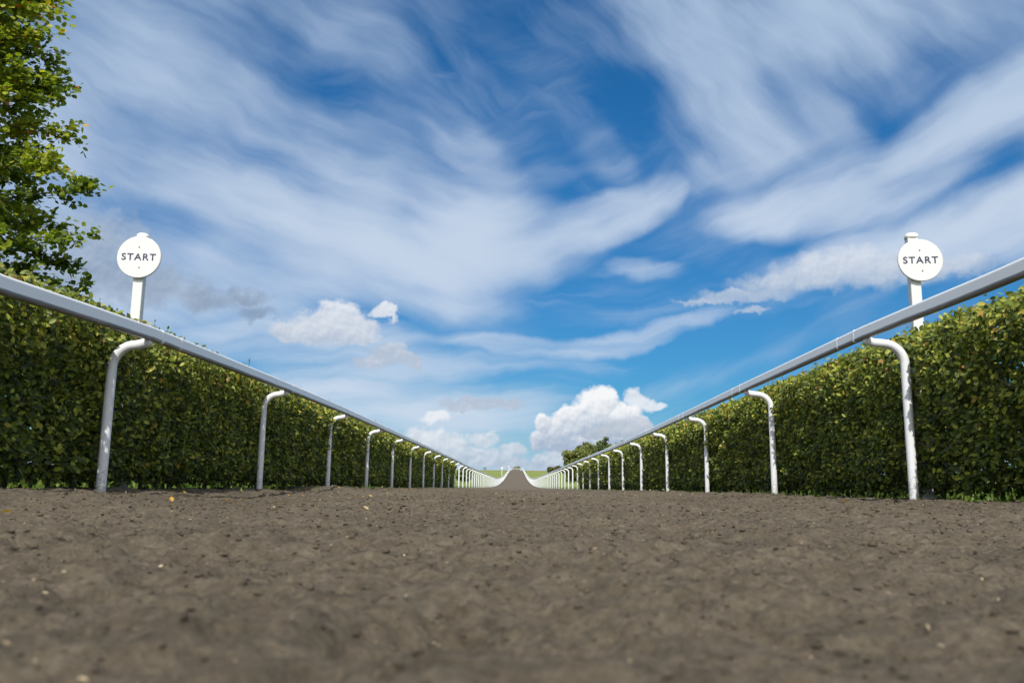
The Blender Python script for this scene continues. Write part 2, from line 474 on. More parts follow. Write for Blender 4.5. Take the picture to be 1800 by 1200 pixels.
def mk_soil():
    m_, gg, b, o_ = material('gallop_soil')
    p = geopos(gg)
    n0 = gg.noise(p, .9, 4, .55); n1 = gg.noise(p, 14, 6, .65); n2 = gg.noise(p, 52, 7, .74); n3 = gg.noise(p, 420, 3, .6)
    f = gg.m('ADD', gg.m('MULTIPLY', n1, .28), gg.m('ADD', gg.m('MULTIPLY_ADD', gg.noise(p, 130, 4, .7), .22, gg.m('MULTIPLY', n2, .36)), gg.m('MULTIPLY', n0, .14)))
    c0 = gg.ramp(f, [(.37,(.036,.028,.018)),(.5,(.108,.087,.060)),(.61,(.185,.153,.110))])
    sp = gg.mr(n3, .66, .74)                             # pale fibre flecks
    c0 = gg.mix(gg.m('MULTIPLY', sp, .30), c0, (.36,.29,.21))
    gg.put(b.inputs['Base Color'], c0)
    gg.put(b.inputs['Roughness'], .92); gg.put(b.inputs['Specular IOR Level'], .25)
    h = gg.m('ADD', gg.m('MULTIPLY', n1, .5), gg.m('ADD', gg.m('MULTIPLY', n2, .32), gg.m('MULTIPLY', n3, .10)))
    bp = gg.n.new('ShaderNodeBump'); bp.inputs['Strength'].default_value = 1.0; bp.inputs['Distance'].default_value = .035
    gg.l.new(h, bp.inputs['Height']); gg.l.new(bp.outputs[0], b.inputs['Normal'])
    return m_
M_soil = mk_soil()
def mk_grass():
    m_, gg, b, o_ = material('field_grass')
    p = geopos(gg)
    n0 = gg.noise(p, .02, 4, .6); n1 = gg.noise(p, .35, 5, .6); n2 = gg.noise(p, 6, 4, .6)
    f = gg.m('ADD', gg.m('MULTIPLY', n0, .4), gg.m('ADD', gg.m('MULTIPLY', n1, .35), gg.m('MULTIPLY', n2, .25)))
    c0 = gg.ramp(f, [(.35,(.12,.155,.030)),(.5,(.165,.200,.045)),(.65,(.21,.225,.065))])
    sy = gg.n.new('ShaderNodeSeparateXYZ'); gg.l.new(p, sy.inputs[0])
    dry = gg.mr(gg.m('ADD', sy.outputs[1], gg.m('MULTIPLY', n1, 40)), 375, 402)   # rusty long grass on the crest
    c0 = gg.mix(gg.m('MULTIPLY', dry, .75), c0, (.23,.15,.07))
    gg.put(b.inputs['Base Color'], c0); gg.put(b.inputs['Roughness'], .85); gg.put(b.inputs['Specular IOR Level'], .2)
    bp = gg.n.new('ShaderNodeBump'); bp.inputs['Strength'].default_value = .5; bp.inputs['Distance'].default_value = .05
    gg.l.new(n2, bp.inputs['Height']); gg.l.new(bp.outputs[0], b.inputs['Normal'])
    return m_
M_grass = mk_grass()
M_chip = mk_leaf('wood_fibre', [(0,(.06,.05,.04)),(.5,(.20,.15,.10)),(.8,(.38,.30,.19)),(1,(.55,.47,.33))], .1, .8, 9, .1)

# ------------------------------------------------------------------ ground
KY = np.array([-200, 0, 60, 100, 120, 140, 153, 175, 190, 210, 233, 260, 290, 335, 365, 392, 405, 430, 480, 600, 900, 6000])
KZ = np.array([0, 0, .0, .02, .12, .33, .56, .98, 1.32, 1.82, 2.5, 3.35, 4.3, 5.65, 6.6, 7.45, 7.65, 7.6, 7.0, 4.0, -4, -6])
_yy = np.arange(-200, 6000, 1.0)
_pz = np.interp(_yy, KY, KZ)
_ker = np.exp(-.5*(np.arange(-24,25)/9.0)**2); _ker /= _ker.sum()
_pz = np.convolve(np.pad(_pz, 24, mode='edge'), _ker, 'valid')
def prof(y): return np.interp(y, _yy, _pz)
def bend(y): return .55*np.clip((np.asarray(y, float)-100)/290, 0, 1.3)**1.3       # the gallop drifts right uphill
XL, XR = -2.75, 2.86
def berm(x, y):
    """raised soil under the rails, fading with distance"""
    a = np.abs(x)
    h = (.040 + .022*(1-sstep(y, 5, 22))) * (1 - sstep(y, 30, 70)*.7)
    return h*sstep(a, 1.5, 2.55)
def soil_z(x, y):
    x = np.asarray(x, float); y = np.asarray(y, float)
    xc = x - bend(y)
    z = prof(y) + berm(xc, y)
    z = z + .050*fbm(x/1.3, y/1.5, 3, 3)*(1-.5*sstep(y, 20, 80)) * (0.45 + .55*sstep(np.abs(xc), .8, 2.2))
    near = (1 - sstep(y, 14, 40))*(1 - .6*np.exp(-((x+2.0)/.7)**2-((y-7.2)/2.4)**2))
    z = z + near*.026*fbm(x/.22, y/.24, 3, 11, .55)
    z = z + near*.022*fbm(x/.06, y/.06, 2, 21, .55)
    nn = 1 - sstep(y, 4, 9)
    z = z + nn*.010*fbm(x/.020, y/.02, 2, 31, .6)
    p = vnoise(x/.33+3.1, y/.36, 41)                       # hoof pocks
    z = z - near*.024*sstep(p, .22, .46)
    # dip on the inner side of the near left verge
    z = z - .075*np.exp(-((x+2.28)/.36)**2-((y-8.0)/1.9)**2) - .035*np.exp(-((x+1.4)/.9)**2-((y-4.8)/1.8)**2) - .045*np.exp(-((x+1.85)/.40)**2-((y-7.0)/2.0)**2)
    return z
def field_z(x, y):
    xc = np.abs(x - bend(y))
    z = prof(y) + .02 + .5*sstep(xc, 12, 120)*fbm(x/60, y/60, 2, 51)
    z = z + .02*fbm(x/1.7, y/1.7, 2, 55)*(1-sstep(y, 60, 120))
    return z - .16*(1-sstep(xc, 2.95, 3.35))               # bedded below the soil of the gallop
def gridmesh(name, xs, ys, fn, mat, xoff=None):
    X, Y = np.meshgrid(xs, ys)
    if xoff is not None: X = X + xoff(Y)
    Z = fn(X, Y)
    nx, ny = len(xs), len(ys)
    idx = np.arange(nx*ny).reshape(ny, nx)
    q = np.stack([idx[:-1,:-1], idx[:-1,1:], idx[1:,1:], idx[1:,:-1]], -1).reshape(-1)
    return bigmesh(name, np.stack([X,Y,Z], -1).reshape(-1,3), q, np.arange(0, len(q), 4), mat, smooth=True)
def half_axis(fine, fine_to, ratio, end, maxstep):
    v_ = list(np.arange(0, fine_to, fine)); st = fine
    while v_[-1] < end:
        st = min(st*ratio, maxstep); v_.append(v_[-1]+st)
    v_[-1] = end
    return np.array(v_)
hx = half_axis(.006, .45, 1.012, 3.12, .045)
xs = np.concatenate([-hx[:0:-1], hx])
ys = [-1.5, -1.0, -.6, -.3, 0, .15, .25, .32]
while ys[-1] < 1.6: ys.append(ys[-1]+.006)
while ys[-1] < 400: ys.append(ys[-1]*1.0075)
ys += [410, 425, 450]
track = gridmesh('gallop_track', xs, np.array(ys), soil_z, M_soil, bend)
tag(track, kind='structure')
fx = np.unique(np.concatenate([np.linspace(-3000,-140,24), np.linspace(-140,-8,80), np.linspace(-8,-2.6,28), np.linspace(-2.6,2.6,8), np.linspace(2.6,8,28), np.linspace(8,140,80), np.linspace(140,3000,24)]))
fy = np.concatenate([np.linspace(-300,-5,12), np.linspace(0,60,150)[1:], np.linspace(60,460,260)[1:], np.linspace(460,5500,60)[1:]])
grass_field = gridmesh('grass_field', fx, fy, field_z, M_grass)
tag(grass_field, kind='structure')

# ------------------------------------------------------------------ leaves
def leaves(pos, nrm, axis, size, rnd, full=True, aspect=.56, fold=.22):
    """pos (N,3) leaf base; nrm leaf normal; axis leaf direction; returns mesh arrays"""
    nrm = nrm/np.linalg.norm(nrm, axis=1, keepdims=True)
    axis = axis - nrm*np.sum(axis*nrm, 1, keepdims=True)
    axis = axis/np.maximum(np.linalg.norm(axis, axis=1, keepdims=True), 1e-6)
    side = np.cross(nrm, axis)
    L = size[:,None]; w_ = L*aspect*.5
    N = len(pos)
    if full:
        b = pos; t = pos + axis*L - nrm*L*.10
        mid = pos + axis*L*.52 - nrm*L*fold*.35
        l1 = pos + axis*L*.26 - side*w_*.86; l2 = pos + axis*L*.64 - side*w_*.90
        r1 = pos + axis*L*.26 + side*w_*.86; r2 = pos + axis*L*.64 + side*w_*.90
        v_ = np.stack([b, mid, t, l1, l2, r1, r2], 1).reshape(-1,3)
        base = (np.arange(N)*7)[:,None]
        f = np.concatenate([base+np.array([0,1,2,4,3]), base+np.array([0,5,6,2,1])], 1).reshape(-1)
        st = np.arange(0, len(f), 5); rr = np.repeat(rnd, 2)
    else:
        t = pos + axis*L; c_ = pos + axis*L*.48
        v_ = np.stack([pos, c_-side*w_, t, c_+side*w_], 1).reshape(-1,3)
        base = (np.arange(N)*4)[:,None]
        f = (base+np.array([0,1,2,3])).reshape(-1)
        st = np.arange(0, len(f), 4); rr = rnd
    return v_, f, st, rr
def merge(parts):
    V, Fl, St, R = [], [], [], []
    vo = lo = 0
    for v_, f, st, rr in parts:
        V.append(v_); Fl.append(f+vo); St.append(st+lo); R.append(rr)
        vo += len(v_); lo += len(f)
    return np.concatenate(V), np.concatenate(Fl), np.concatenate(St), np.concatenate(R)
def rv(n): 
    v_ = rng.normal(size=(n,3)); return v_/np.linalg.norm(v_, axis=1, keepdims=True)

def hedge(side, y0, y1, label):
    sx_ = -1 if side < 0 else 1
    FACE, DEEP, TOP = (2.85 if side < 0 else 2.98), .85, 1.33
    root = empty('clipped_hedge', (sx_*(FACE+DEEP/2), (y0+y1)/2, .0))
    def face_x(y, z, s):
        return FACE + .075*fbm(y/.9, z/.7, 3, s) + .10*fbm(y/.20, z/.17, 2, s+9) + .07*(z/1.3-.5)*-.6 - .05*np.exp(-((z-1.05)/.3)**2) + .16*sstep(z, 1.18, 1.42) + .10*(1-sstep(z, .05, .30))
    def top_z(y, d, s):
        return TOP + .085*fbm(y/.75, d/.5, 3, s+5) + (-.065 if sx_ < 0 else .02)*(1-sstep(y, 7, 10)) - .22*(d/DEEP-.45)**2
    parts = []
    # (y range, leaves per metre on the face, leaf length, full leaf geometry)
    bands = []
    y = y0
    while y < y1:
        st = max(.8, y*.12) if y > 0 else .8
        ye = min(y+st, y1)
        d = max(y, 3.5)
        size = .045*max(1, (d/9)**.62)
        bands.append((y, ye, 4700*(.045/size)**2 * (1.0 if y > 2.5 else .5), size, d < 15))
        y = ye
    for (ya, yb, dens, size, full) in bands:
        ln = yb-ya
        # inner face
        n = int(dens*ln*1.38)
        yy = rng.uniform(ya, yb, n); zz = .07 + (TOP-.05)*rng.uniform(0, 1, n)
        thin = rng.uniform(0,1,n) < sstep(zz + .10*fbm(yy/.35, zz*0+1.0, 2, 71), .07, .32)*.93+.07
        holes = fbm(yy/.16, zz/.14, 2, 81+sx_) > -.24 + .5*(rng.uniform(0,1,n)-.7)
        keep = thin & holes; yy, zz = yy[keep], zz[keep]; n = len(yy)
        dep = np.abs(rng.normal(0, .075, n)) - .035
        dep = np.where(rng.uniform(0,1,n) < .22, rng.uniform(.05,.40,n), dep)
        xx = face_x(yy, zz, 60+sx_) + dep
        pos = np.stack([sx_*xx, yy, zz], 1)
        nm = np.stack([np.full(n,-sx_*.85), np.full(n,-.60), np.full(n,.62)], 1) + rv(n)*1.0
        ax = np.stack([-sx_*rng.uniform(.0,.6,n), rng.normal(0,.9,n), rng.normal(-.35,.55,n)], 1)
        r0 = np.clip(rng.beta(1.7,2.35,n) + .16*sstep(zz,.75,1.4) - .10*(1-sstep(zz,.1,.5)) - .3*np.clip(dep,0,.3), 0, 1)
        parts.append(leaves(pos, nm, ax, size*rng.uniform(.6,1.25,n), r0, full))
        # top
        n = int(dens*ln*.62)
        yy = rng.uniform(ya, yb, n); dd = rng.uniform(0, DEEP, n)
        zz = top_z(yy, dd, 90+sx_) + rng.normal(0,.028,n) + np.where(rng.uniform(0,1,n)<.05, rng.uniform(0,.09,n), 0)
        pos = np.stack([sx_*(FACE+.05+dd), yy, zz-.02], 1)
        nm = np.stack([np.full(n,-sx_*.25), np.zeros(n), np.full(n,1.0)], 1) + rv(n)*.6
        ax = np.stack([rng.normal(0,.8,n), rng.normal(0,.8,n), rng.uniform(-.1,.9,n)], 1)
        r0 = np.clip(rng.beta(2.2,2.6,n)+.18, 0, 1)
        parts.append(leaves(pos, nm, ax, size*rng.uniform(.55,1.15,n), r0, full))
        # heart of the hedge and its field side, sparser
        n = int(dens*ln*1.15)
        yy = rng.uniform(ya, yb, n); zz = rng.uniform(.13, TOP-.06, n)
        xx = FACE + np.where(rng.uniform(0,1,n)<.55, DEEP-np.abs(rng.normal(0,.07,n)), rng.uniform(.15, DEEP, n))
        pos = np.stack([sx_*xx, yy, zz], 1)
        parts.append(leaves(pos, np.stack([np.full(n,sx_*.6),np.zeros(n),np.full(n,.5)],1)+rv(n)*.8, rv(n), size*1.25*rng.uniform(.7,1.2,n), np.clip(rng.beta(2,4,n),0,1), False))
    shoots = []
    for _ in range(100):
        y = 2.5 + (y1-2.6)*random.random()**1.9
        top = random.random() < .62
        if top:
            d0 = random.uniform(0,DEEP*.7); o0 = np.array([sx_*(FACE+.05+d0), y, TOP-.03]); v0 = np.array([random.gauss(0,.3), random.gauss(0,.35), 1.0])
        else:
            z = random.uniform(.25,1.2); o0 = np.array([sx_*(FACE-.02), y, z]); v0 = np.array([-sx_*.7, random.gauss(0,.4), random.uniform(.1,.9)])
        v0 = v0/np.linalg.norm(v0); Ls = random.uniform(.07,.20)*(1 if top else .6)
        shoots.append((o0, o0+v0*Ls))
        n = random.randint(5,10); q = np.linspace(.25,1.0,n)[:,None]
        sz = .045*max(1,(y/9)**.5)
        parts.append(leaves(o0[None]+v0[None]*Ls*q, np.array([0,-.3,.8])[None]+rng.normal(0,.5,(n,3)), v0[None]*.5+rng.normal(0,.7,(n,3)), sz*rng.uniform(.5,1.0,n), np.clip(rng.beta(2.4,2,n),0,1), True))
    for ye, sgn in ((y1, 1.0), (y0, -1.0)):
        n = 2600 if sgn > 0 else 5000
        size = .11 if sgn > 0 else .05
        if sgn < 0: size = .06
        zz = rng.uniform(.08, TOP, n); xx = FACE + rng.uniform(.02, DEEP, n)
        pos = np.stack([sx_*xx, ye + sgn*rng.normal(0,.05,n), zz], 1)
        nm = np.stack([np.zeros(n), np.full(n,sgn), np.full(n,.4)], 1)+rv(n)*.6
        parts.append(leaves(pos, nm, rv(n), size*rng.uniform(.7,1.2,n), rng.beta(2,3,n), False))
    V, Fl, St, R = merge(parts)
    V = V - np.array(root.location)
    bigmesh('foliage', V, Fl, St, M_hedge, root, [('rnd','FACE',R)])
    # stems: leaning trunks and twigs inside
    tp = [tube([Vector(tuple(a))-Vector(root.location), Vector(tuple(b))-Vector(root.location)], [.003,.0015], 4) for a, b in shoots]
    yy = y0+.2
    while yy < y1:
        bx = sx_*(FACE+DEEP*random.uniform(.28,.6))
        p0 = Vector((bx, yy, -.05))
        lean = random.uniform(-.12,.12)
        pts = [p0, p0+Vector((random.uniform(-.04,.04), lean*.5, .5)), p0+Vector((random.uniform(-.08,.08), lean, 1.15))]
        tp.append(tube([q-Vector(root.location) for q in pts], [random.uniform(.016,.030), .014, .005], 6))
        if yy < 16:
            for _ in range(3):
                z0 = random.uniform(.12,.9); a = p0+Vector((0,lean*z0,z0))
                e = a+Vector((-sx_*random.uniform(.1,.4), random.uniform(-.25,.25), random.uniform(.05,.35)))
                tp.append(tube([a-Vector(root.location), e-Vector(root.location)], [.008,.003], 4))
        yy += random.uniform(.25,.42)
    v_, f_ = join(tp)
    meshobj('stems', v_, f_, M_bark, root)
    tag(root, label, 'hedge', 'clipped hedges flanking the gallop')
    return root
HEDGE_L = hedge(-1, 1.5, 39.8, 'clipped leafy hedge behind the white rail on the side where the tall tree overhangs')
HEDGE_R = hedge(1, 1.5, 39.3, 'clipped leafy hedge behind the white rail, ending in front of the rounded trees')

# ------------------------------------------------------------------ running rails
SP = 3.30
ARM_L, ARM_R = .245, .285
def z_rail(side, y):
    """height of the rail's top above the datum"""
    if side < 0:
        near = np.interp(y, [0,4,5.6,9,12.3,16,22,30,60], [1.03,1.075,1.14,1.18,1.20,1.20,1.20,1.20,1.20])
    else:
        near = np.interp(y, [0,4.3,6.1,9.5,12.7,16,22,30,60], [1.28,1.28,1.31,1.29,1.26,1.23,1.20,1.20,1.20])
    k_ = 1.027 if side < 0 else 1.010
    return EYE + (near-EYE)*np.where(np.asarray(y) < 40, k_, 1.0) + prof(y)
RH, RW = .094, .055
def rail_profile():
    r = .017; pts = []
    for (cx_, cy_, a0) in ((RW/2-r, RH/2-r, 0), (-RW/2+r, RH/2-r, 90), (-RW/2+r, -RH/2+r, 180), (RW/2-r, -RH/2+r, 270)):
        for q in range(5):
            a = rad(a0+q*22.5); pts.append((cx_+r*math.cos(a), cy_+r*math.sin(a)))
    return pts
RP = rail_profile()
def post_path(h, side, arm):
    """upright from 0 to h, then a swan neck inward; local coordinates"""
    r = .155; pts = [(0,0,-.25), (0,0,0), (0,0,h*.5), (0,0,h-r)]
    for q in range(1, 9):
        a = rad(q*11.25)
        pts.append((-side*r*(1-math.cos(a)), 0, h-r+r*math.sin(a)))
    pts.append((-side*(arm-.06), 0, h+.006)); pts.append((-side*(arm-.02), 0, h+.020)); pts.append((-side*arm, 0, h+.036))
    return pts
def running_rail(side, y_first, label):
    X = XL if side < 0 else XR
    root = empty('running_rail', (X, y_first, float(soil_z(X, y_first))))
    ro = Vector(root.location)
    ARM = ARM_L if side < 0 else ARM_R
    yp = y_first + SP*np.arange(-1, 120)
    if side < 0: yp = np.concatenate([[2.4, 5.74, 9.30], 12.68 + SP*np.arange(0, 118)])
    else: yp = y_first + 3.33*np.arange(-1, 120)
    yp = yp[yp < 398]
    rr = np.random.default_rng(31 if side < 0 else 32)
    # rail
    ys_ = [-1.2] + [float(q) for q in yp] + [399.5]
    fine = []
    for a, b in zip(ys_[:-1], ys_[1:]):
        n = 4 if a < 40 else 2
        fine += [a+(b-a)*i/n for i in range(n)]
    fine.append(ys_[-1])
    xr = X - side*ARM
    path = [Vector((xr+float(bend(q)), q, float(z_rail(side, q))-RH/2)) - ro for q in fine]
    v_, f_ = sweep(path, RP)
    o = meshobj('rail', v_, f_, M_rail, root)
    low = [1.0 if RP[i % len(RP)][1] < -RH/2+.03 else 0.0 for i in range(len(v_))]
    at = o.data.attributes.new('low','FLOAT','POINT'); at.data.foreach_set('value', low)
    # posts
    far = []
    proto = None
    for i, y in enumerate(yp):
        xp = X + float(bend(y)); zb = float(soil_z(xp, y)) - .01
        jy = rr.normal(0,.05) if i > 1 else 0
        h = float(z_rail(side, y)) - RH - .033 - zb
        lean = rr.normal(0,.008)
        v_, f_ = tube(post_path(h, side, ARM), .033, 14 if i < 14 else 6)
        off = Vector((xp, y, zb)) - ro
        v_ = [Vector(q) + off + Vector((0, lean*q[2], 0)) for q in v_]
        if i < 100:
            meshobj('post', v_, f_, M_post, root, smooth=True)
        else: far.append((v_, f_))
    if far:
        v_, f_ = join(far); o = meshobj('post', v_, f_, M_post, root, smooth=True); o['kind'] = 'stuff'
    # sleeves over the rail joints
    for i, y in enumerate(yp[:14]):
        c0 = float(y) + .14*1
        sp_ = [(a*1.05, b*1.035) for a, b in RP]
        for (ya, yb) in ((c0, c0+.030), (c0+.34, c0+.352)):
            pth = [Vector((xr, q, float(z_rail(side, q))-RH/2)) - ro for q in (ya, yb)]
            v_, f_ = sweep(pth, sp_)
            meshobj('joint_sleeve', v_, f_, M_seam, root)
    tag(root, label, 'rail', 'white running rails along the gallop')
    return root
running_rail(-1, 5.68, 'white running rail on swan-neck posts, close against the hedge with the tall tree behind')
running_rail(1, 6.22, 'white running rail on swan-neck posts, its nearest lower edge streaked with black mud')

# ------------------------------------------------------------------ start signs
def text_mesh(body, size, extrude):
    cu = bpy.data.curves.new('lettering', 'FONT')
    cu.body = body; cu.size = size; cu.extrude = extrude; cu.offset = size*.012
    cu.align_x = 'CENTER'; cu.align_y = 'CENTER'; cu.space_character = 1.18
    tmp = bpy.data.objects.new('lettering', cu); COL.objects.link(tmp)
    bpy.context.view_layer.update()
    dg = bpy.context.evaluated_depsgraph_get()
    me = bpy.data.meshes.new_from_object(tmp.evaluated_get(dg))
    bpy.data.objects.remove(tmp); bpy.data.curves.remove(cu)
    return me
def disc(r, th, n=64, bev=.004):
    prof_ = [(0,-th/2),(r-bev,-th/2),(r,-th/2+bev),(r,th/2-bev),(r-bev,th/2),(0,th/2)]
    vs, fs = [], []
    for (q, y) in prof_[1:-1]:
        for j in range(n):
            a = 2*math.pi*j/n; vs.append((q*math.cos(a), y, q*math.sin(a)))
    for i in range(3):
        for j in range(n):
            k2 = (j+1) % n; fs.append((i*n+j, i*n+k2, (i+1)*n+k2, (i+1)*n+j))
    fs.append(tuple(range(n-1,-1,-1))); fs.append(tuple(3*n+j for j in range(n)))
    return vs, fs
def start_sign(px, py, base_px, base_py, yd, diam, yaw, label, cap_shift, tab=.03):
    d = ray(px, py); t = yd/d.y
    c0 = Vector((0,0,EYE)) + d*t
    xb = c0.x + .0
    zb = 0.0
    root = empty('start_sign', (xb, yd+.09, zb))
    root.rotation_euler = (0, 0, yaw)
    hc = c0.z - zb
    w_ = .082
    v_, f_ = boxv((cap_shift, .0, (hc+diam*.5+tab)/2-.15), (w_, w_, hc+diam*.5+tab+.3), .007)
    meshobj('pole', v_, f_, M_sign, root)
    # rounded, weathered pole top
    top = hc+diam*.5+tab
    prof_ = [(.051,0),(.0515,.018),(.048,.030),(.036,.040),(.018,.045)]
    vs, fs = [], []
    n = 20
    for (q, z) in prof_:
        for j in range(n):
            a = 2*math.pi*j/n
            sq = 1/max(abs(math.cos(a)),abs(math.sin(a)))**.55
            vs.append((cap_shift+q*sq*math.cos(a)*.97, q*sq*math.sin(a)*.97, top-.004+z))
    for i in range(len(prof_)-1):
        for j in range(n):
            k2 = (j+1) % n; fs.append((i*n+j, i*n+k2, (i+1)*n+k2, (i+1)*n+j))
    fs.append(tuple(range(n-1,-1,-1))); fs.append(tuple((len(prof_)-1)*n+j for j in range(n)))
    meshobj('pole_cap', vs, fs, M_cap, root, smooth=True)
    vs, fs = disc(diam/2, .022)
    dobj = meshobj('disc', [(x, y-.0635, z+hc) for x, y, z in vs], fs, M_sign, root)
    me = text_mesh('START', .072, .0012)
    zs = [v_.co.x for v_ in me.vertices]; wd = max(zs)-min(zs); sc_ = diam*.775/wd
    ysz = [v_.co.y for v_ in me.vertices]; hh = max(ysz)-min(ysz); sy_ = diam*.162/hh
    ym = (max(ysz)+min(ysz))/2; xm = (max(zs)+min(zs))/2
    for v_ in me.vertices:
        x, y, z = v_.co; v_.co = ((x-xm)*sc_, -.0635-.011-.0018-z, hc+(y-ym)*sy_)
    me.materials.append(M_navy)
    t_ = bpy.data.objects.new('lettering', me); COL.objects.link(t_); t_.parent = dobj
    for dz in (.235, -.255):
        vs, fs = disc(.0052, .006, 12, .001)
        meshobj('bolt', [(x+.01*(1 if dz<0 else -.3), y-.0635-.0135, z+hc+diam*dz) for x, y, z in vs], fs, M_bolt, dobj)
    tag(root, label, 'sign', 'round start signs above the hedges')
    return root
start_sign(241.5, 450.5, 200, 850, 7.0, .365, rad(4), 'round white START sign rising beside the tall leafy tree', -.004, .003)
start_sign(1621.5, 456, 1639, 873, 6.70, .350, rad(-6), 'round white START sign with a stained pole top against open sky', -.035)

# ------------------------------------------------------------------ trees
def crown_tree(name, base, height, radius, crown_lo, nclump, per, leaf, mat, label, cat='tree', trunk_r=.3, squash=1.0, seed=1, group=None):
    r_ = np.random.default_rng(seed)
    root = empty(name, base)
    cz = (crown_lo+height)/2; rz = (height-crown_lo)/2
    dirs = r_.normal(size=(nclump,3)); dirs /= np.linalg.norm(dirs, axis=1, keepdims=True)
    rad_ = r_.uniform(.45, 1.0, nclump)**.6
    lump = 1 + .22*np.sin(dirs[:,0]*5+seed)*np.cos(dirs[:,2]*4+dirs[:,1]*3)
    c_ = dirs*(rad_*lump)[:,None]*np.array([radius*.86, radius*.86*squash, rz*.88]) + np.array([0,0,cz])
    cr = r_.uniform(.17,.30,nclump)*radius
    n = nclump*per
    ci = np.repeat(np.arange(nclump), per)
    off = r_.normal(size=(n,3)); off /= np.linalg.norm(off, axis=1, keepdims=True)
    off *= (r_.uniform(.3,1,n)**.5)[:,None]
    pos = c_[ci] + off*cr[ci][:,None]*np.array([1,1,.75])
    nm = off + np.array([0,0,.35]) + r_.normal(0,.35,(n,3))
    ax = r_.normal(size=(n,3))
    rn = np.clip(r_.beta(2.2,3,n) + r_.normal(0,.12,nclump)[ci], 0, 1)
    V, Fl, St, R = leaves(pos, nm, ax, leaf*r_.uniform(.6,1.3,n), rn, False, .75)
    bigmesh('crown', V, Fl, St, mat, root, [('rnd','FACE',R)])
    tp = [tube([(0,0,-.3),(.05*trunk_r,0,crown_lo),(0,0,height*.75)], [trunk_r, trunk_r*.75, trunk_r*.2], 10)]
    for i in range(min(14, nclump)):
        tp.append(tube([(0,0,crown_lo*.7+random.uniform(0,.35)*height), tuple(c_[i]*.6+np.array([0,0,cz*.4])), tuple(c_[i])], [trunk_r*.35, trunk_r*.18, .03], 6))
    v_, f_ = join(tp); meshobj('trunk', v_, f_, M_bark, root, smooth=True)
    tag(root, label, cat, group)
    return root
def at(px, py, y, dz=0):
    d = ray(px, py); t = y/d.y; return Vector((0,0,EYE)) + d*t

def leafy_tree(base, label):
    """open, layered crown: boughs carry twigs, twigs carry leaves"""
    r_ = np.random.default_rng(5); rnd_ = random.Random(5)
    root = empty('leafy_tree', base)
    H = 11.5
    tp = [tube([(0,0,-.3),(.03,.02,2.6),(-.04,.05,6.0),(0,0,9.0),(.05,0,H-.4)], [.21,.18,.12,.07,.02], 12)]
    def reach(h):
        return float(np.interp(h, [2.6,3.4,4.3,5.1,5.7,6.3,6.7,7.3,8.2,9.6,11.0,11.5], [1.5,2.15,2.5,2.30,2.05,1.65,1.40,1.70,1.65,1.2,.6,.1]))
    P_, N_, A_, R_, S_ = [], [], [], [], []
    for i in range(135):
        h = 2.5 + 8.7*((i+.5)/135)**.9
        a = i*2.39996 + rnd_.uniform(-.4,.4)
        Lb = reach(h)*rnd_.uniform(.78,1.14)
        up = rnd_.uniform(.02,.45)
        p0 = Vector((0,0,h-.45*Lb*up-.1))
        d = Vector((math.cos(a), math.sin(a), up*.9))
        e = p0 + d*Lb + Vector((0,0,-.10*Lb))
        m_ = p0 + d*Lb*.5 + Vector((rnd_.uniform(-.1,.1), rnd_.uniform(-.1,.1), .08))
        tp.append(tube([p0, m_, e], [.035*Lb/2.5+.008, .018, .005], 6))
        nt = int(6 + 6*Lb)
        tint = rnd_.gauss(0,.12)
        for k_ in range(nt):
            f = rnd_.uniform(.28,1.0)
            s0 = (p0.lerp(m_, f*2) if f < .5 else m_.lerp(e, f*2-1))
            td = Vector((math.cos(a+rnd_.uniform(-1.2,1.2)), math.sin(a+rnd_.uniform(-1.2,1.2)), rnd_.uniform(-.35,.55)))
            tl = rnd_.uniform(.22,.55)
            te = s0 + td*tl
            if k_ % 2 == 0: tp.append(tube([s0, te], [.006,.003], 4))
            nl_ = int(rnd_.uniform(18, 32))
            q = r_.uniform(.1,1.05,nl_)[:,None]
            pos = np.array(s0)[None]*(1-q) + np.array(te)[None]*q + r_.normal(0,.06,(nl_,3))
            P_.append(pos)
            N_.append(np.array([0.0,-.25,.8])[None] + r_.normal(0,.55,(nl_,3)))
            A_.append(np.array(td)[None]*.7 + r_.normal(0,.55,(nl_,3)) + np.array([0,0,-.3])[None])
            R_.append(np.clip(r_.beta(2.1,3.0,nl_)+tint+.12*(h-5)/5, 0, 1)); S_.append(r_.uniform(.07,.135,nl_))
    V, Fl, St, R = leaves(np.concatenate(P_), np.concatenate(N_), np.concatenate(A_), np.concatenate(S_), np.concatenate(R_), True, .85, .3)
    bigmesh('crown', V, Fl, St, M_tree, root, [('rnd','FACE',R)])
    v_, f_ = join(tp); meshobj('trunk', v_, f_, M_bark, root, smooth=True)
    tag(root, label, 'tree')
leafy_tree((-10.2, 14.2, 0.0), 'tall green and yellowing tree overhanging the hedge, its trunk outside the picture')

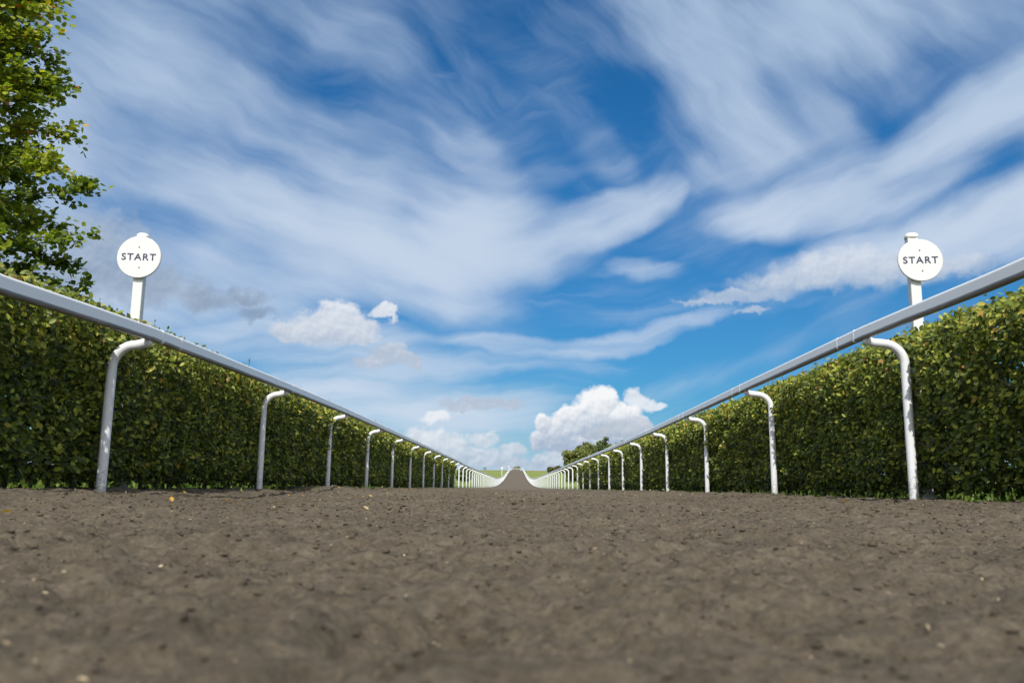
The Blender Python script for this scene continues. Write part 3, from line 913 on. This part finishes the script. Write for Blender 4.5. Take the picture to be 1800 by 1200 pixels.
def tree_px(name, x0, x1, ytop, y, mat, label, lo=.15, n=60, per=90, leaf=.4, cat='tree', seed=1, group=None, tr=.25):
    a = at(x0, 850, y); b = at(x1, 850, y); t = at((x0+x1)/2, ytop, y)
    cx_ = (a.x+b.x)/2; gz = float(field_z(np.array(cx_), np.array(float(y))))
    h = t.z-gz
    return crown_tree(name, (cx_, y, gz-.05), h, (b.x-a.x)/2, h*lo, n, per, leaf, mat, label, cat, tr, 1.0, seed, group)
tree_px('rounded_tree', 988, 1058, 779, 112, M_far1, 'pale green rounded tree behind the rail, the paler of two beyond the hedge end', .02, 190, 130, .26, seed=3, group='trees beyond the hedge end')
tree_px('rounded_tree', 1030, 1088, 771, 128, M_far2, 'dark green taller tree standing behind the pale rounded one', .02, 170, 120, .28, seed=4, group='trees beyond the hedge end')
tree_px('rounded_tree', 1066, 1140, 776, 140, M_far2, 'dark tree whose top just clears the rail next to the taller tree', .02, 150, 110, .30, seed=6, group='trees beyond the hedge end')
tree_px('rusty_bush', 960, 975, 820, 330, M_far3, 'low green bush at the far end of the skyline bushes', .02, 24, 40, .5, 'bush', 8, 'bushes on the grassy skyline', .12)
tree_px('rusty_bush', 972, 990, 817.5, 325, M_far3, 'rust tinged bush on the skyline next to the white rail', .02, 30, 40, .5, 'bush', 9, 'bushes on the grassy skyline', .12)
tree_px('rusty_bush', 986, 1004, 818.5, 310, M_far3, 'low skyline bush seen right under the rounded trees', .02, 30, 40, .5, 'bush', 10, 'bushes on the grassy skyline', .12)
tree_px('small_tree', 900.5, 907.5, 818.7, 450, M_far1, 'smaller green tree peeping over the crest of the gallop', .02, 24, 40, .6, 'tree', 11, 'small trees over the crest', .15)
tree_px('small_tree', 905.5, 913.5, 817.8, 452, M_far1, 'rounder green tree peeping over the crest of the gallop', .02, 24, 40, .6, 'tree', 12, 'small trees over the crest', .15)
tree_px('dark_bush', 800, 830, 817, 150, M_far2, 'dark bush in the field past the end of the hedge, seen through swan-neck posts', .03, 40, 60, .35, 'bush', 13, None, .1)

# ------------------------------------------------------------------ far markers, crest fence, frame
def marker(px, py, y, diam, label):
    c0 = at(px, py, y); gz = float(field_z(np.array(c0.x), np.array(float(y))))
    root = empty('marker_post', (c0.x, y, gz))
    h = c0.z-gz
    v_, f_ = boxv((0,0,h/2-.1), (.16,.16,h+.2)); meshobj('pole', v_, f_, M_sign, root)
    v_, f_ = disc(diam/2, .05, 24); meshobj('disc', [(a, b-.11, c_+h) for a, b, c_ in v_], f_, M_sign, root)
    tag(root, label, 'marker', 'distant white marker posts')
marker(882.3, 822.5, 255, .66, 'white disc marker post standing in the grass left of the distant rail')
marker(894.3, 819.3, 385, .62, 'small white disc marker where the rail meets the crest')

root = empty('crest_fence', (.55, 404, float(prof(404))))
for i in range(9):
    v_, f_ = boxv((-2.6+i*.65, 0, .55), (.12,.12,1.3)); meshobj('post', v_, f_, M_greywood, root)
for z in (.55, 1.05):
    v_, f_ = boxv((0, -.09, z), (5.4,.06,.16)); meshobj('rail', v_, f_, M_greywood, root)
tag(root, 'pale post and rail fence closing the gallop at its crest', 'fence')

c0 = at(852.5, 823, 400); gz = float(field_z(np.array(c0.x), np.array(400.0)))
root = empty('timber_frame', (c0.x, 400, gz))
for s_ in (-1, 1):
    v_, f_ = boxv((s_*.42, 0, .4), (.32,.3,1.3)); meshobj('upright', v_, f_, M_darkwood, root)
v_, f_ = boxv((0, 0, 1.14), (1.2,.32,.22)); meshobj('beam', v_, f_, M_darkwood, root)
tag(root, 'small dark upright frame alone on the grassy skyline', 'frame')

# ------------------------------------------------------------------ loose stuff
def scatter_bits():
    parts = []
    for (y0, y1, xw, dens, s0, s1) in ((.35,1.4,1.1,620,.0015,.0045),(1.4,3.2,2.1,300,.002,.007),(3.2,7,2.7,130,.003,.010),(7,16,2.7,40,.006,.018)):
        n = int((y1-y0)*2*xw*dens)
        x = rng.uniform(-xw,xw,n); y = rng.uniform(y0,y1,n); z = soil_z(x,y)+.001
        sz = rng.uniform(s0,s1,n)*rng.choice([1,1,1,1.8],n)
        nm = np.array([0,0,1.0])[None]+rng.normal(0,.5,(n,3))
        rn = np.clip(rng.beta(1.6,1.7,n),0,1)
        parts.append(leaves(np.stack([x,y,z],1), nm, rng.normal(size=(n,3))*np.array([1,1,.2]), sz, rn, True, .5, .5))
    V, Fl, St, R = merge(parts)
    tag(bigmesh('wood_fibres', V, Fl, St, M_chip, None, [('rnd','FACE',R)]), 'pale wood chips and fibres strewn through the brown gallop soil', 'wood chips', kind='stuff')
scatter_bits()
def clods():
    bm = bmesh.new(); bmesh.ops.create_icosphere(bm, subdivisions=1, radius=1)
    bv = np.array([v_.co[:] for v_ in bm.verts]); bf = np.array([[v_.index for v_ in f.verts] for f in bm.faces]); bm.free()
    X_, Y_, S_ = [], [], []
    for (y0, y1, xw, n, s0, s1) in ((.4,1.5,1.1,5000,.001,.0042),(1.5,4,2.4,11000,.0018,.0075),(4,10,2.75,14000,.003,.012),(10,30,2.7,6000,.006,.020)):
        X_.append(rng.uniform(-xw,xw,n)); Y_.append(rng.uniform(y0,y1,n)); S_.append(s0+(s1-s0)*rng.uniform(0,1,n)**2.5)
    x, y, sz = np.concatenate(X_), np.concatenate(Y_), np.concatenate(S_)
    n = len(x)
    V = bv[None]*(1+rng.uniform(-.35,.35,(n,len(bv),1)))*sz[:,None,None]*rng.uniform(.6,1.3,(n,1,3))*np.array([1.2,1.2,.6])
    V = V + np.stack([x,y,soil_z(x,y)+sz*.25],1)[:,None,:]
    f = (bf[None]+(np.arange(n)*len(bv))[:,None,None]).reshape(-1)
    tag(bigmesh('soil_clods', V.reshape(-1,3), f, np.arange(0,len(f),3), M_soil), 'loose brown soil clods lying on the gallop', 'soil clods', kind='stuff')
clods()
def fallen():
    n1 = 150
    x = np.concatenate([rng.uniform(-2.9,-1.5,n1), rng.uniform(1.6,2.9,40), rng.uniform(-2,2,40)])
    y = np.concatenate([rng.uniform(4.5,19,n1), rng.uniform(5,16,40), rng.uniform(2.5,14,40)])
    n = len(x); z = soil_z(x,y)+.006
    nm = np.array([0,0,1.0])[None]+rng.normal(0,.45,(n,3))
    V, Fl, St, R = leaves(np.stack([x,y,z],1), nm, rng.normal(size=(n,3))*np.array([1,1,.3]), rng.uniform(.022,.05,n), rng.uniform(0,1,n), True, .6, .6)
    tag(bigmesh('fallen_leaves', V, Fl, St, M_fallen, None, [('rnd','FACE',R)]), 'small orange and yellow fallen leaves along the edge of the gallop', 'leaves', kind='stuff')
fallen()
def blades():
    Ps, H_ = [], []
    for sgn in (-1,1):
        # tufts along the rail line
        for _ in range(34):
            y = random.uniform(6,40); x = sgn*random.uniform(2.68,3.05)
            n = random.randint(12,45); s_ = random.uniform(.03,.12)
            Ps.append(np.stack([x+rng.normal(0,s_,n), y+rng.normal(0,s_*2,n)],1)); H_.append(rng.uniform(.02,.06,n))
        # lit grass behind the hedge and around its end
        n = 26000
        Ps.append(np.stack([sgn*rng.uniform(3.9,5.6,n), rng.uniform(3,22,n)],1)); H_.append(rng.uniform(.06,.20,n))
        n = 9000
        Ps.append(np.stack([sgn*rng.uniform(3.0,6,n), rng.uniform(39,75,n)],1)); H_.append(rng.uniform(.04,.14,n))
    p2 = np.concatenate(Ps); h = np.concatenate(H_)
    z = np.maximum(field_z(p2[:,0],p2[:,1]), np.where(np.abs(p2[:,0])<3.1, soil_z(p2[:,0],p2[:,1]), -9))-.005
    n = len(h)
    ax = np.array([0,0,1.0])[None]+rng.normal(0,.35,(n,3)); nm = rng.normal(size=(n,3))*np.array([1,1,.2])
    V, Fl, St, R = leaves(np.column_stack([p2,z]), nm, ax, h, rng.uniform(0,1,n), False, .14)
    tag(bigmesh('grass', V, Fl, St, M_grassblade, None, [('rnd','FACE',R)]), 'bright green grass behind the hedges and in tufts at the posts', 'grass', kind='stuff')
blades()
def weed(px, py, y, r0, n, label):
    c0 = at(px, py, y); x = c0.x; z = float(max(soil_z(x,y), field_z(np.array(x),np.array(float(y)))))
    root = empty('weed', (x, y, z))
    a = rng.uniform(0,2*math.pi,n); q = rng.uniform(0,1,n)**.6*r0
    pos = np.stack([q*np.cos(a), q*np.sin(a), rng.uniform(0,.055,n)*(1-q/r0*.6)],1)
    ax = np.stack([np.cos(a),np.sin(a),rng.uniform(0,.7,n)],1)
    V, Fl, St, R = leaves(pos, np.array([0,-.4,1.0])[None]+rng.normal(0,.4,(n,3)), ax, rng.uniform(.018,.04,n), rng.uniform(0,.7,n), True, .6)
    bigmesh('leaves', V, Fl, St, M_grassblade, root, [('rnd','FACE',R)])
    st = [tube([(0,0,-.02), tuple(pos[i]*.9)], [.002,.0012], 4) for i in range(0, n, 3)]
    v_, f_ = join(st); meshobj('stems', v_, f_, M_grassblade, root)
    tag(root, label, 'weed')
weed(1748, 872, 5.35, .11, 110, 'low bright green leafy weed at the foot of the hedge past the nearest post')
weed(650, 858, 15.0, .13, 60, 'small green weed at the foot of the hedge between distant posts')
